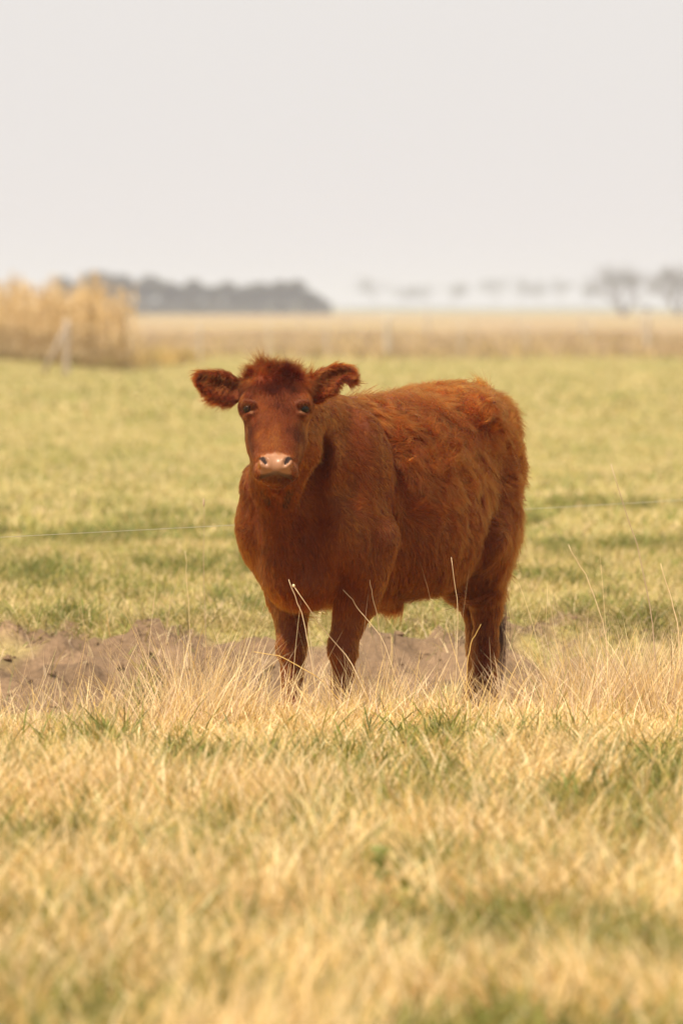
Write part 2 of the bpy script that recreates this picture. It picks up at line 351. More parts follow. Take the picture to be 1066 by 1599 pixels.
def build_body():
    F = Field((-1.02, -0.46, -0.06), (1.42, 0.56, 1.58), 0.0062)
    F.loft([(-0.815, .05, 1.20, 1.02), (-0.785, .12, 1.25, .94), (-0.70, .18, 1.30, .86), (-0.55, .222, 1.33, .77), (-0.42, .25, 1.33, .66),
            (-0.25, .285, 1.305, .565), (-0.06, .305, 1.285, .52), (.10, .290, 1.28, .51), (.22, .262, 1.28, .51), (.32, .225, 1.285, .51), (.42, .210, 1.29, .51), (.52, .205, 1.295, .52),
            (.62, .20, 1.26, .54), (.72, .15, 1.19, .60), (.80, .05, 1.05, .74)], k=.02)
    for s in (1, -1):
        # shoulder, arm, hip and thigh masses
        F.ell((.48, s * .165, .98), (.155, .105, .27), .045)
        F.ell((.53, s * .19, .76), (.14, .08, .18), .05)
        F.ell((.65, s * .16, .80), (.11, .095, .15), .06)
        F.ell((-.42, s * .20, 1.20), (.12, .075, .09), .06)
        F.ell((-.58, s * .14, 1.02), (.19, .10, .27), .05)
        F.ell((-.08, s * .16, .76), (.34, .155, .22), .06)
    # hind legs: left nearly straight under the hip, right a step back
    F.ell((-.50, .185, .80), (.18, .085, .22), .05)
    F.cap((-.42, .19, .74), (-.58, .11, .53), .115, .072, .05)
    F.cap((-.57, .11, .56), (-.635, .10, .45), .075, .055, .03)
    F.cap((-.65, .10, .49), (-.62, .10, .28), .050, .045, .03)
    F.cap((-.62, .10, .30), (-.61, .10, .12), .046, .045, .02); F.ell((-.60, .10, .09), (.055, .052, .05), .02)
    F.cap((-.60, .10, .10), (-.575, .10, .01), .05, .055, .02)
    F.ell((-.58, -.15, .82), (.18, .09, .22), .05)
    F.cap((-.52, -.12, .74), (-.69, -.045, .53), .11, .07, .05)
    F.cap((-.69, -.045, .55), (-.77, -.03, .45), .07, .052, .03)
    F.cap((-.785, -.03, .48), (-.80, -.025, .28), .048, .042, .03)
    F.cap((-.80, -.025, .29), (-.81, -.025, .12), .043, .043, .02); F.ell((-.80, -.025, .09), (.055, .05, .05), .02)
    F.cap((-.80, -.025, .10), (-.775, -.025, .01), .05, .053, .02)
    # front legs
    for s, dx, ky, fy in ((1, 0.0, .102, .086), (-1, 0.02, -.112, -.116)):
        F.cap((.46 + dx, s * .20, .76), (.47 + dx, s * .15, .54), .105, .080, .045)
        F.cap((.47 + dx, s * .145, .55), (.50 + dx, ky, .38), .076, .054, .025)
        F.ell((.508 + dx, ky, .345), (.055, .057, .060), .02)
        F.cap((.50 + dx, ky, .33), (.49 + dx, fy, .14), .045, .039, .02)
        F.ell((.495 + dx, fy, .10), (.052, .05, .05), .02)
        F.cap((.50 + dx, fy, .10), (.53 + dx, fy, .01), .048, .054, .02)
    # brisket, dewlap, navel fold
    F.ell((.66, 0, .66), (.15, .15, .15), .06)
    F.cap((.76, 0, .74), (.92, .03, .98), .075, .06, .06)
    F.cap((.92, .03, .98), (1.03, .10, 1.08), .06, .06, .05)
    F.cap((.02, 0, .56), (-.06, 0, .50), .06, .035, .05)
    # neck
    F.cap((.42, .02, 1.16), (.98, .135, 1.25), .130, .08, .05)
    F.cap((.50, .015, 1.02), (.98, .145, 1.14), .185, .095, .05)
    F.cap((.60, -.01, .88), (.98, .09, 1.06), .18, .085, .05)
    F.ell((.68, -.11, .85), (.14, .115, .15), .05)
    for s in (1, -1):      # hollows behind the elbow, at the flank fold and beside the brisket
        F.cap((.285, s * .300, .98), (.325, s * .275, .60), .030, .056, .03, True)
        F.cap((-.335, s * .325, .92), (-.26, s * .275, .58), .026, .042, .04, True)
    F.cap((.82, .165, 1.10), (.79, .145, .66), .070, .060, .045, True)
    F.ell((.72, -.095, .965), (.13, .095, .115), .04)      # neck muscle on the far side
    # tail dock
    pts = [(-.76, 0, 1.29), (-.845, .01, 1.25), (-.875, .02, 1.05), (-.875, .02, .80), (-.88, .025, .58), (-.875, .025, .46)]
    for i in range(len(pts) - 1): F.cap(pts[i], pts[i + 1], .042 - .006 * i, .042 - .006 * (i + 1), .025)
    # ---- head
    F.ell(H(0, -.085, .050), (.124, .10, .112), .03, HM)
    F.ell(H(0, -.085, .108), (.112, .066, .060), .04, HM)
    F.ell(H(0, -.035, .05), (.110, .045, .10), .04, HM)
    for s in (1, -1):
        F.ell(H(s * .098, -.030, .018), (.034, .045, .045), .03, HM)          # orbit
        F.ell(H(s * .058, -.11, -.050), (.056, .095, .120), .04, HM)           # jaw
        F.ell(H(s * .050, -.075, -.11), (.046, .07, .10), .03, HM)             # cheek
        F.cap(H(s * .045, -.03, -.02), H(s * .042, -.01, -.19), .05, .044, .03)
    F.cap(H(0, -.045, .03), H(0, -.012, -.20), .078, .058, .03)
    F.cap(H(0, -.10, -.10), H(0, -.06, -.235), .072, .05, .04)
    F.ell(H(0, -.02, -.230), (.078, .068, .046), .016, HM)                       # muzzle
    F.ell(H(0, .014, -.232), (.058, .045, .040), .02, HM)
    for s in (1, -1):
        F.ell(H(s * .046, -.005, -.246), (.036, .045, .030), .015, HM)         # lip corners
    F.ell(H(0, -.022, -.270), (.050, .046, .019), .010, HM)                      # chin
    mp = [(-.074, -.035, -.266), (-.052, .016, -.269), (-.022, .046, -.262), (0, .054, -.260), (.022, .046, -.262), (.052, .016, -.269), (.074, -.035, -.266)]
    for i in range(6): F.cap(H(*mp[i]), H(*mp[i + 1]), .0040, .0040, .006, True)
    for s in (1, -1):
        F.ell(H(s * .038, .050, -.226), (.024, .020, .024), .014, HM)         # nostril wing
        F.cap(H(s * .051, .060, -.206), H(s * .032, .066, -.236), .0125, .0095, .006, True)
        F.ell(H(s * .114, .010, .0), (.021, .024, .0155), .007, HM, True)     # eye opening
        F.cap(H(s * .084, .024, .0115), H(s * .118, .006, .021), .009, .008, .012)  # upper lid / brow
        F.cap(H(s * .084, .012, -.020), H(s * .112, .002, -.025), .005, .005, .010)  # lower lid
    # ears: image left one droops outwards, the other is raised with a folded tip
    def ear(pts, front):
        fr = HM @ np.array(front, float); fr /= np.linalg.norm(fr)
        pts = np.array(pts, float); t = np.linspace(0, len(pts) - 1, 26)
        pp = np.stack([np.interp(t, np.arange(len(pts)), pts[:, i]) for i in range(4)], 1)
        ker = np.hanning(9); ker /= ker.sum(); pp = np.stack([np.convolve(np.pad(pp[:, i], 4, mode='edge'), ker, 'valid') for i in range(4)], 1)
        tg = np.gradient(pp[:, :3], axis=0)
        for sub in (False, True):
            for i in range(len(pp)):
                if sub and not 3 < i < len(pp) - 3: continue
                ax = HM @ tg[i]; ax -= fr * (ax @ fr); ax /= np.linalg.norm(ax); up = np.cross(fr, ax); M = np.stack([ax, up, fr], 1)
                if sub: F.ell(H(*pp[i, :3]) + fr * .016, (.018, pp[i, 3] * .74, .014), .006, M, True)
                else: F.ell(H(*pp[i, :3]), (.020, pp[i, 3], .013), .010, M)
    ear([(-.112, -.085, .092, .026), (-.150, -.080, .096, .042), (-.190, -.075, .103, .056), (-.225, -.070, .115, .053), (-.258, -.065, .131, .037), (-.280, -.062, .143, .018)], (-.25, 1, -.1))
    ear([(.112, -.085, .085, .030), (.145, -.080, .100, .046), (.176, -.075, .124, .052), (.206, -.070, .152, .036), (.238, -.064, .166, .026), (.264, -.058, .158, .022), (.276, -.050, .134, .014)], (.25, 1, -.1))
    return F.surface()

V, Q = build_body()
print('body', len(V), len(Q))
def c2h(P): return (P - HO) @ HM
def head_masks(P):
    h = c2h(P); a, b, c = h[:, 0], h[:, 1], h[:, 2]; aa = np.abs(a)
    ear = ((aa > .128) & (c > .01) & (b > -.14) & (b < 0)).astype(float)
    head = sstep(-.19, -.12, b) * sstep(-.36, -.33, c) * sstep(.24, .19, c) * (aa < .14) * (np.linalg.norm(h, axis=1) < .36)
    pad = sstep(-.002, .018, b) * sstep(.066, .050, aa) * sstep(-.272, -.262, c) * sstep(-.178, -.194, c + aa * .12)
    muz = sstep(-.165, -.215, c) * sstep(-.09, -.03, b) * (aa < .12) * (c > -.34)
    return h, ear, head, pad, muz

# skin: colour by place on the animal (nose pad, lips, hide)
_h, _ear, _head, _pad, _muz = head_masks(V)
nz = fbm(V[:, 0], V[:, 1], V[:, 2], 40.0)
skin = np.empty((len(V), 3)); skin[:] = (.110, .026, .008)
def lay(mask, col):
    global skin
    skin = skin + (np.array(col) - skin) * np.clip(mask, 0, 1)[:, None]
_a, _b, _c = _h[:, 0], _h[:, 1], _h[:, 2]; _aa = np.abs(_a)
lay(sstep(.045, .030, np.hypot(_aa - .104, _c - .012)) * (_b > -.06), (.085, .022, .007))
lay(_muz * .55, (.26, .10, .045))
lay(_pad * .92, (.31, .155, .082)); lay(_pad * sstep(.42, .62, nz) * .6, (.27, .13, .07))
lay(sstep(-.262, -.268, _c) * (_c > -.32) * (_b > -.07) * (_aa < .06), (.12, .062, .028))
lay(.7 * sstep(.006, .002, np.abs(_c + .261 + .14 * _aa)) * (_b > -.03) * (_aa < .08), (.05, .025, .015))
lay(sstep(.014, .009, np.abs(_aa - (.032 + (_c + .236) * .63))) * (_c > -.246) * (_c < -.200) * (_b < .0565), (.022, .010, .008))
lay(sstep(.009, .004, np.abs(_c + .018)) * (_aa > .085) * (_aa < .110) * (_b > -.02) * (_b < .06), (.20, .09, .045))
m = mat_leafy('hide', 0.0, .5, 'tone', .25)
_n = m.node_tree; _at = _n.nodes.new('ShaderNodeAttribute'); _at.attribute_name = 'dry'; _n.links.new(_at.outputs['Fac'], _n.nodes['Principled BSDF'].inputs['Roughness'])
lay(sstep(.022, .016, np.hypot(np.hypot(_aa - .110, _b - .006), _c * 1.3)), (.022, .010, .006))
me = mesh_from('body', V, Q, m); vcol(me, skin); vfloat(me, .9 - .55 * np.clip(_pad, 0, 1) * sstep(.03, .08, skin[:, 0]), 'dry')
cow = bpy.data.objects.new('cow', None); COL.objects.link(cow); cow.location = COW_LOC; cow.rotation_euler = (0, 0, COW_YAW)
cow['label'] = 'shaggy red-brown cow standing side-on in the dry grass with its head turned to the camera'; cow['category'] = 'cow'
body = put('body', me, cow)

def hair_mat(name, dark, mid, light, rough=.42):
    m = bpy.data.materials.new(name); m.use_nodes = True
    n = m.node_tree.nodes; l = m.node_tree.links; n.clear()
    out = n.new('ShaderNodeOutputMaterial'); hb = n.new('ShaderNodeBsdfHairPrincipled'); hb.model = 'CHIANG'; hb.parametrization = 'COLOR'
    hb.inputs['Roughness'].default_value = rough; hb.inputs['Radial Roughness'].default_value = .65; hb.inputs['IOR'].default_value = 1.16
    at = n.new('ShaderNodeAttribute'); at.attribute_name = 'tint'
    rp = n.new('ShaderNodeValToRGB'); e = rp.color_ramp.elements
    e[0].color = (*dark, 1); e[1].color = (*light, 1); q = e.new(.5); q.color = (*mid, 1)
    l.new(at.outputs['Fac'], rp.inputs[0]); l.new(rp.outputs[0], hb.inputs['Color']); l.new(hb.outputs[0], out.inputs['Surface'])
    return m
def hair_object(name, pts, rad, tintv, mat, parent):
    N, K, _ = pts.shape
    hc = bpy.data.hair_curves.new(name); hc.add_curves([K] * N)
    hc.attributes['position'].data.foreach_set('vector', np.ascontiguousarray(pts, np.float32).ravel())
    a = hc.attributes.get('radius') or hc.attributes.new('radius', 'FLOAT', 'POINT'); a.data.foreach_set('value', np.ascontiguousarray(rad, np.float32).ravel())
    a = hc.attributes.new('tint', 'FLOAT', 'CURVE'); a.data.foreach_set('value', np.ascontiguousarray(tintv, np.float32))
    hc.materials.append(mat); o = bpy.data.objects.new(name, hc); COL.objects.link(o); o.parent = parent
    return o

def grow_coat(N):
    T = np.concatenate([Q[:, [0, 1, 2]], Q[:, [0, 2, 3]]]); A, B, C = V[T[:, 0]], V[T[:, 1]], V[T[:, 2]]
    cr = np.cross(B - A, C - A); ar = np.linalg.norm(cr, axis=1)
    cen = (A + B + C) / 3
    h, ear, head, pad, muz = head_masks(cen)
    _eh = c2h(cen); eyes = (np.hypot(np.hypot(np.abs(_eh[:, 0]) - .113, (_eh[:, 1] - .008)), _eh[:, 2] * 1.5) < .019)
    wt = ar * (1 - eyes) * (1 + 2.2 * head + 2.5 * ear) * (1 - pad) * (cen[:, 2] > .03) * (1 + .8 * muz)
    # vertex normals
    VN = np.zeros_like(V)
    for k in range(3): np.add.at(VN, T[:, k], cr)
    VN /= np.linalg.norm(VN, axis=1)[:, None] + 1e-12
    ti = RNG.choice(len(T), N, p=wt / wt.sum())
    u, v = RNG.random(N), RNG.random(N); f = u + v > 1; u[f], v[f] = 1 - u[f], 1 - v[f]
    w0 = 1 - u - v
    P = A[ti] * w0[:, None] + B[ti] * u[:, None] + C[ti] * v[:, None]
    n = VN[T[ti, 0]] * w0[:, None] + VN[T[ti, 1]] * u[:, None] + VN[T[ti, 2]] * v[:, None]
    n /= np.linalg.norm(n, axis=1)[:, None] + 1e-9
    h, ear, head, pad, muz = head_masks(P); a, b, c = h[:, 0], h[:, 1], h[:, 2]; aa = np.abs(a)
    x, y, z = P.T
    # length of the coat
    L = np.full(N, .022)
    shag = sstep(.72, .98, z + .10 * (fbm(x, y, z, 7) - .5)) * sstep(.42, .20, x)        # long winter coat on back, ribs and rump
    rump = sstep(-.45, -.60, x) * sstep(.45, .6, z)
    L += .022 * np.maximum(shag, rump * .8)
    L += .006 * sstep(.40, .6, x) * sstep(.55, .7, z) * (1 - head)
    L = np.where(z < .46, .020, L)
    L += .028 * sstep(.60, .54, z) * sstep(.48, .5, z) * (np.abs(y) < .15) * (x > -.3)                     # belly fringe
    L *= 1 - .42 * sstep(.25, .5, x) * (1 - head)
    L = L * (1 - head) + head * .012
    pollm = sstep(.085, .15, c) * (aa < .13) * (b < .06) * (b > -.20) * (head > 0)
    L += pollm * (.010 + .014 * RNG.random(N) + .036 * sstep(.72, .80, noise3(x, y, z, 60, 5)) * np.exp(-(a / .06) ** 2))
    top = sstep(.05, .10, c) * head; L += top * .012
    L = np.where(ear > 0, .015, L)
    rim = ear * sstep(.35, .9, np.abs(n @ HM[:, 2])) ; L += rim * .010
    L *= 1 - .35 * muz * (ear < .5)
    L *= .55 + .9 * RNG.random(N) * (.6 + .8 * noise3(x, y, z, 22))
    # flow direction
    t = np.stack([np.full(N, -.75), .0 * y, np.full(N, -.55)], 1)
    t[:, 2] -= 1.1 * sstep(.85, .6, z); t[:, 0] += .45 * sstep(.85, .6, z)
    hd = HM[:, 2]
    th = np.outer(-np.sign(c - .02) * 0 - 1.0, hd) + np.outer(np.tanh(a * 22) * .45, HM[:, 0])
    t = t * (1 - head)[:, None] + th * head[:, None]
    tp = np.outer(np.ones(N), HM[:, 1] * .55 + hd * .6) + np.outer(a * 9, HM[:, 0])
    t = t * (1 - pollm)[:, None] + tp * pollm[:, None]
    te = np.outer(np.sign(a) * .8, HM[:, 0]) - np.outer(np.ones(N) * .5, hd)
    t = np.where(ear[:, None] > 0, te, t)
    amp = (.55 + 1.05 * np.maximum(shag, rump)) * (1 - head) + .18 * head + .6 * pollm
    jit = np.stack([fbm(x, y, z, 15, 40 + 9 * i, 2) - .5 for i in range(3)], 1) * 3.0 + np.stack([noise3(x, y, z, 48, 90 + 9 * i) - .5 for i in range(3)], 1) * 2.2
    t = t + jit * amp[:, None] + (RNG.random((N, 3)) - .5) * .5
    t -= n * (t * n).sum(1)[:, None]; t /= np.linalg.norm(t, axis=1)[:, None] + 1e-9
    lift = .22 + .22 * np.maximum(shag, rump) * noise3(x, y, z, 16, 33) + .12 * RNG.random(N); lift = lift * (1 - .55 * head) + .42 * pollm + .05 * rim
    lift = np.clip(lift, .20, .85)
    # clumps: tips lean to the middle of their lock of hair
    wx = P + (np.stack([noise3(x, y, z, 30, 60 + 5 * i) for i in range(3)], 1) - .5) * .02
    size = np.where(shag + rump + pollm > .4, .017, .011)
    key = np.floor(wx / size[:, None]).astype(np.int64); kk = (key[:, 0] * 73856093) ^ (key[:, 1] * 19349663) ^ (key[:, 2] * 83492791) ^ (size > .012)
    _, inv = np.unique(kk, return_inverse=True); cnt = np.bincount(inv)
    ctr = np.stack([np.bincount(inv, P[:, i]) / cnt for i in range(3)], 1)[inv]
    cl = np.clip(.28 + .34 * np.maximum(shag, rump) + .4 * pollm, 0, .8) * (1 - .6 * head * (1 - pollm))
    ctint = RNG.random(len(cnt))[inv]; clen = .75 + .5 * RNG.random(len(cnt))[inv]; L *= clen
    K = 5; s = np.linspace(0, 1, K)
    pts = np.empty((N, K, 3), np.float32)
    d0 = n * lift[:, None] + t * (1 - lift)[:, None]; d0 /= np.linalg.norm(d0, axis=1)[:, None]
    toc = ctr - P; toc -= n * (toc * n).sum(1)[:, None]
    curl = np.cross(n, t) * ((RNG.random(N) - .5) * .5)[:, None]
    grav = np.array([0, 0, -1.0])
    for i, q in enumerate(s):
        dd = d0 * q + (t - n * .10 + curl) * (q * q * .28) + grav * (q * q * .16) * ((1 - .8 * pollm) * (1 - .8 * head))[:, None]
        pts[:, i] = P - n * .001 + dd * L[:, None] + toc * (cl * q ** 1.3)[:, None]
    rad = np.outer(.00050 + .00030 * RNG.random(N), np.array([1, 1, .85, .6, .2]))
    rad[head > .5] *= .72
    big = fbm(x, y, z, 5.0, 12)
    # colour of the coat: lighter reddish hair on back, darker short hair on lower legs and belly
    tv = .36 + .55 * (big - .5) + (.36 + .06 * shag) * (ctint - .5) * (1 - .6 * head) + .34 * (RNG.random(N) - .5) + .09 * shag + .02 * rump
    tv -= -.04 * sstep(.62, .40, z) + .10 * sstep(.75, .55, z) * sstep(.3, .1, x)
    tv += (-.10 + .9 * (fbm(x, y, z, 17, 3) - .5)) * head * (1 - pollm) - .03 * pollm - .13 * ear * (n @ HM[:, 1] > .3)  # front faces of the ears darker: shade in the cups put into the tint
    tv -= .10 * sstep(.05, .03, np.hypot(aa - .107, c)) * (b > -.06) * head
    tv += .22 * muz * (b > -.02) * (c > -.262) + .12 * head * sstep(.035, .0, np.abs(a)) * sstep(.02, -.05, c) - .16 * head * sstep(.055, .085, aa) * sstep(-.03, -.08, c)  # lit nose ridge and shaded jaw sides painted into the hair tint
    hair_object('coat', pts, rad, np.clip(tv, 0, 1), hair_mat('coat_hair', (.028, .0046, .0012), (.155, .031, .0034), (.42, .115, .012)), cow)
grow_coat(330000)

# tail switch: long dark strands
def tail_switch():
    N = 200; K = 7
    base = np.stack([-.875 + .015 * RNG.standard_normal(N), .022 + .006 * RNG.standard_normal(N), .44 + .14 * RNG.random(N)], 1)
    L = .20 + .22 * RNG.random(N); out = (RNG.random((N, 3)) - .5) * np.array([.035, .035, 0])
    pts = np.empty((N, K, 3))
    for i, q in enumerate(np.linspace(0, 1, K)):
        pts[:, i] = base + out * (np.sin(q * 2.6))[..., None] * 1.0 + np.array([.02, 0.02, -1]) * (q * L)[:, None] + .01 * np.stack([np.sin(q * 6 + base[:, 2] * 60), np.cos(q * 5 + base[:, 0] * 90), 0 * L], 1)
    pts[:, :, 2] = np.maximum(pts[:, :, 2], .02)
    rad = np.outer(np.full(N, .0007), np.array([1, 1, 1, .9, .8, .6, .3]))
    hair_object('tail_switch', pts, rad, RNG.random(N) * .5, hair_mat('tail_hair', (.010, .005, .004), (.022, .008, .005), (.05, .015, .008)), cow)
tail_switch()

# eyes and hooves
def uv_ball(r, nu=16, nv=10, sq=(1, 1, 1)):
    Vv = [(0, 0, 1)]
    for i in range(1, nv):
        for j in range(nu):
            th, ph = math.pi * i / nv, 2 * math.pi * j / nu; Vv.append((math.sin(th) * math.cos(ph), math.sin(th) * math.sin(ph), math.cos(th)))
    Vv.append((0, 0, -1)); F = []
    for j in range(nu): F.append((0, 1 + j, 1 + (j + 1) % nu))
    for i in range(nv - 2):
        for j in range(nu):
            a0 = 1 + i * nu + j; a1 = 1 + i * nu + (j + 1) % nu; F += [(a0, a0 + nu, a1 + nu), (a0, a1 + nu, a1)]
    o = 1 + (nv - 2) * nu
    for j in range(nu): F.append((o + j, len(Vv) - 1, o + (j + 1) % nu))
    return np.array(Vv) * r * np.array(sq), np.array(F)
eye_m = mat_basic('eye', (.006, .004, .003), .12, spec=.25)
for s_ in (1, -1):
    v_, f_ = uv_ball(.0185); put('eye', mesh_from('eye', v_ @ HM.T + H(s_ * .102, .000, .0), f_, eye_m), cow)
hoof_m = mat_basic('hoof', (.05, .035, .025), .5, 60, .4)
def hoof_mesh():
    parts = []
    for sd_ in (1, -1):
        ring = []
        for zz, sc in ((0, 1.0), (.03, .92), (.065, .72)):
            for k in range(8):
                t_ = 2 * math.pi * k / 8
                ring.append((.055 * sc * math.cos(t_) + .012 - zz * .25, sd_ * .030 + .027 * sc * math.sin(t_), zz))
        F = []
        for i in range(2):
            for k in range(8):
                a0 = i * 8 + k; a1 = i * 8 + (k + 1) % 8; F += [(a0, a1, a1 + 8), (a0, a1 + 8, a0 + 8)]
        for k in range(1, 7): F += [(0, k + 1, k), (16, 16 + k, 17 + k)]
        parts.append((np.array(ring), np.array(F)))
    return join(parts)
hv, hf = hoof_mesh()
for (hx, hy) in ((.54, .086), (.56, -.116), (-.565, .10), (-.765, -.025)):
    put('hoof', mesh_from('hoof', hv + np.array([hx, hy, 0]), hf, hoof_m), cow)

# ------------------------------------------------------------------ grass
def blades(root, L, width, az, lean, curve, tone, levels=4, tip_tone=None, bend_az=None):
    """ribbon blades: root (N,3), length, width, azimuth of lean, lean (0 upright..1 flat), curve (extra droop)"""
    N = len(root); K = levels
    s = np.linspace(0, 1, K + 1)
    d = np.stack([np.cos(az), np.sin(az), 0 * az], 1); up = np.array([0, 0, 1.0])
    side_az = az + math.pi / 2 + (RNG.random(N) - .5) * 2.4
    sd_ = np.stack([np.cos(side_az), np.sin(side_az), 0 * az], 1)
    if bend_az is None: bend_az = az + (RNG.random(N) - .5) * 1.2
    d2 = np.stack([np.cos(bend_az), np.sin(bend_az), 0 * az], 1)
    V_ = np.empty((N, 2 * K + 1, 3), np.float32); C_ = np.empty((N, 2 * K + 1, 3), np.float32)
    p = root.copy(); th = lean * math.pi / 2
    tip_tone = tone * 1.08 if tip_tone is None else tip_tone
    for i in range(K + 1):
        q = s[i]
        c = tone * (1 - q)[..., None] + tip_tone * q if False else tone + (tip_tone - tone) * q
        if i < K:
            wd = (width * (1 - .55 * q) * .5)[:, None] * sd_
            V_[:, 2 * i] = p - wd; V_[:, 2 * i + 1] = p + wd; C_[:, 2 * i] = c; C_[:, 2 * i + 1] = c
            a = np.clip(th + curve * (q + .5 / K) * 1.6, 0, 2.3)
            dir_ = (d * (1 - q) + d2 * q) * np.sin(a)[:, None] + up * np.cos(a)[:, None]
            p = p + dir_ * (L / K)[:, None]
        else:
            V_[:, 2 * K] = p; C_[:, 2 * K] = c
    base = np.arange(N)[:, None] * (2 * K + 1); tr = []
    for i in range(K - 1):
        o = 2 * i; tr += [np.stack([base[:, 0] + o, base[:, 0] + o + 1, base[:, 0] + o + 3], 1), np.stack([base[:, 0] + o, base[:, 0] + o + 3, base[:, 0] + o + 2], 1)]
    o = 2 * (K - 1); tr.append(np.stack([base[:, 0] + o, base[:, 0] + o + 1, base[:, 0] + o + 2], 1))
    return V_.reshape(-1, 3), np.concatenate(tr), C_.reshape(-1, 3)
blade_m = mat_leafy('grass_blade', .42, .5)
def grass_object(name, lst, label):
    Vs, Fs, Cs, o = [], [], [], 0
    for v, f, c in lst: Vs.append(v); Fs.append(f + o); Cs.append(c); o += len(v)
    me = mesh_from(name, np.concatenate(Vs), np.concatenate(Fs), blade_m); vcol(me, np.clip(np.concatenate(Cs), 0, .9))
    print(name, sum(len(f) for f in Fs))
    return put(name, me, kind='stuff', label=label)
def scatter(n, y0, y1, margin, dens=None, wide=.0615):
    """random points of the strip of ground that the camera sees, plus a margin"""
    y = y0 + (y1 - y0) * RNG.random(n * 3); wv = wide * y + margin
    keep = RNG.random(n * 3) < wv / wv.max() * (1 if dens is None else dens(y))
    y = y[keep][:n]; x = (RNG.random(len(y)) * 2 - 1) * (wide * y + margin)
    return x, y
def mixcol(n, cols, wts):
    wts = np.asarray(wts, float); wts /= wts.sum(-1, keepdims=True)
    if wts.ndim == 1: k = RNG.choice(len(cols), n, p=wts)
    else: k = (RNG.random(n)[:, None] > np.cumsum(wts, 1)).sum(1).clip(0, len(cols) - 1)
    return np.array(cols)[k] * (.78 + .44 * RNG.random(n))[:, None]

# near meadow: matted dry grass with green patches
x, y = scatter(182000, 10.6, 21.4, .9)
keep = (y < crest_y(x) + .30 * RNG.random(len(x))) & (RNG.random(len(x)) > .45 * patch_near(x, y)); x, y = x[keep], y[keep]; n = len(x)
g = patch_near(x, y)
tus = fbm(x, y, 0 * x, 2.6, 91, 2)
cw = np.stack([.40 + 0 * g, .48 + 0 * g, .09 + 0 * g, .015 + 2.6 * g * g, .07 + .9 * g], 1)
tone = mixcol(n, [STRAW, PALE, OCHRE, GREEN, OLIVE], cw) * (.80 + .40 * fbm(x, y, 0 * x, 3.4, 23, 2))[:, None]
flow = fbm(x, y, 0 * x, 1.6, 17, 2) * 9 + (RNG.random(n) - .5) * 5.2
L = (.09 + .17 * RNG.random(n)) * (.35 + 1.35 * tus) * (1 - .35 * g)
L *= 1 - .58 * sstep(17.2, 19.6, y + .5 * sstep(-.2, -1.2, x))
lean = .08 + .74 * RNG.random(n) ** 1.2
root = np.stack([x, y, ground_h(x, y) - .008], 1)
near_l = [blades(root, L, .0028 + .0036 * RNG.random(n), flow, lean, .25 + .85 * RNG.random(n) ** 1.3, tone, 3)]
# dark green low leaves inside the green patches
x, y = scatter(60000, 10.6, 21.0, .9); g = patch_near(x, y); keep = RNG.random(len(x)) < g ** 1.5; x, y = x[keep], y[keep]; n = len(x)
near_l.append(blades(np.stack([x, y, ground_h(x, y) - .005], 1), .09 + .14 * RNG.random(n), .005 + .006 * RNG.random(n), RNG.random(n) * 6.28, .1 + .6 * RNG.random(n), .3 + .5 * RNG.random(n), mixcol(n, [GREEN, GREEN * .6, OLIVE], (.5, .3, .2)), 3))
rr = random.Random(8)
for _ in range(110):
    Y = rr.uniform(11, 19.8); X = rr.uniform(-1, 1) * (.0615 * Y + .8); n = rr.randrange(40, 160); s_ = rr.uniform(.03, .12)
    x = X + s_ * RNG.standard_normal(n); y = Y + s_ * 1.4 * RNG.standard_normal(n)
    near_l.append(blades(np.stack([x, y, ground_h(x, y) - .005], 1), .08 + .12 * RNG.random(n), .004 + .005 * RNG.random(n), RNG.random(n) * 6.28, .05 + .5 * RNG.random(n), .2 + .5 * RNG.random(n), mixcol(n, [GREEN, GREEN * .75, OLIVE, STRAW], (.4, .25, .25, .1))))
grass_object('meadow_grass', near_l, 'dry straw-coloured grass with green patches in front of the cow')

# tall dry grass along the crest of the hollow
def clump(cx, cy, sx, sy, n, l0, l1, cols, wts, lean=.12, wdt=.0022, lv=5):
    x = cx + sx * RNG.standard_normal(n); y = cy + sy * RNG.standard_normal(n)
    L = l0 + (l1 - l0) * RNG.random(n) ** 1.5
    dx = (x - cx) / (sx + 1e-6)
    az = np.where(RNG.random(n) < .7, np.where(dx > 0, 0.0, math.pi), RNG.random(n) * 6.28) + (RNG.random(n) - .5) * 1.6
    return blades(np.stack([x, y, ground_h(x, y) - .01], 1), L, wdt * (.7 + .7 * RNG.random(n)), az, lean * (.3 + 1.7 * RNG.random(n)) * (.5 + .5 * np.abs(dx)), .05 + .45 * RNG.random(n) ** 2, mixcol(n, cols, wts), lv)
DRY = [PALE, STRAW, np.array((.62, .47, .32)), np.array((.40, .28, .165))]; DW = (.4, .25, .25, .1)
tall = []
for (u, Yc, su, n, l0, l1) in ((300, 20.3, 42, 1500, .16, .40), (240, 19.9, 45, 900, .12, .30), (360, 20.4, 35, 900, .14, .34), (430, 20.7, 35, 600, .10, .26), (530, 20.75, 40, 800, .10, .25), (590, 20.8, 40, 1300, .12, .30), (650, 20.9, 40, 900, .12, .30),
                              (720, 20.9, 45, 700, .10, .24), (820, 20.9, 45, 900, .12, .28), (900, 21.1, 40, 1500, .18, .40), (960, 21.4, 45, 2200, .22, .46), (1030, 21.3, 50, 2200, .22, .48), (1110, 21.4, 60, 1800, .2, .46), (150, 19.7, 60, 700, .10, .26), (40, 19.6, 60, 700, .10, .26), (-80, 19.7, 60, 700, .1, .3), (1200, 21.2, 60, 900, .2, .44)):
    tall.append(clump((u - 533) / FPX * Yc, Yc, su / FPX * Yc, .22, int(n * (.50 if u > 860 else .30)), l0 * .7, l1 * 1.05, DRY, DW, .22, .0032))
x, y = scatter(3200, 19.6, 21.9, .9); keep = (np.abs(y - crest_y(x)) < .8); x, y = x[keep], y[keep]; n = len(x)
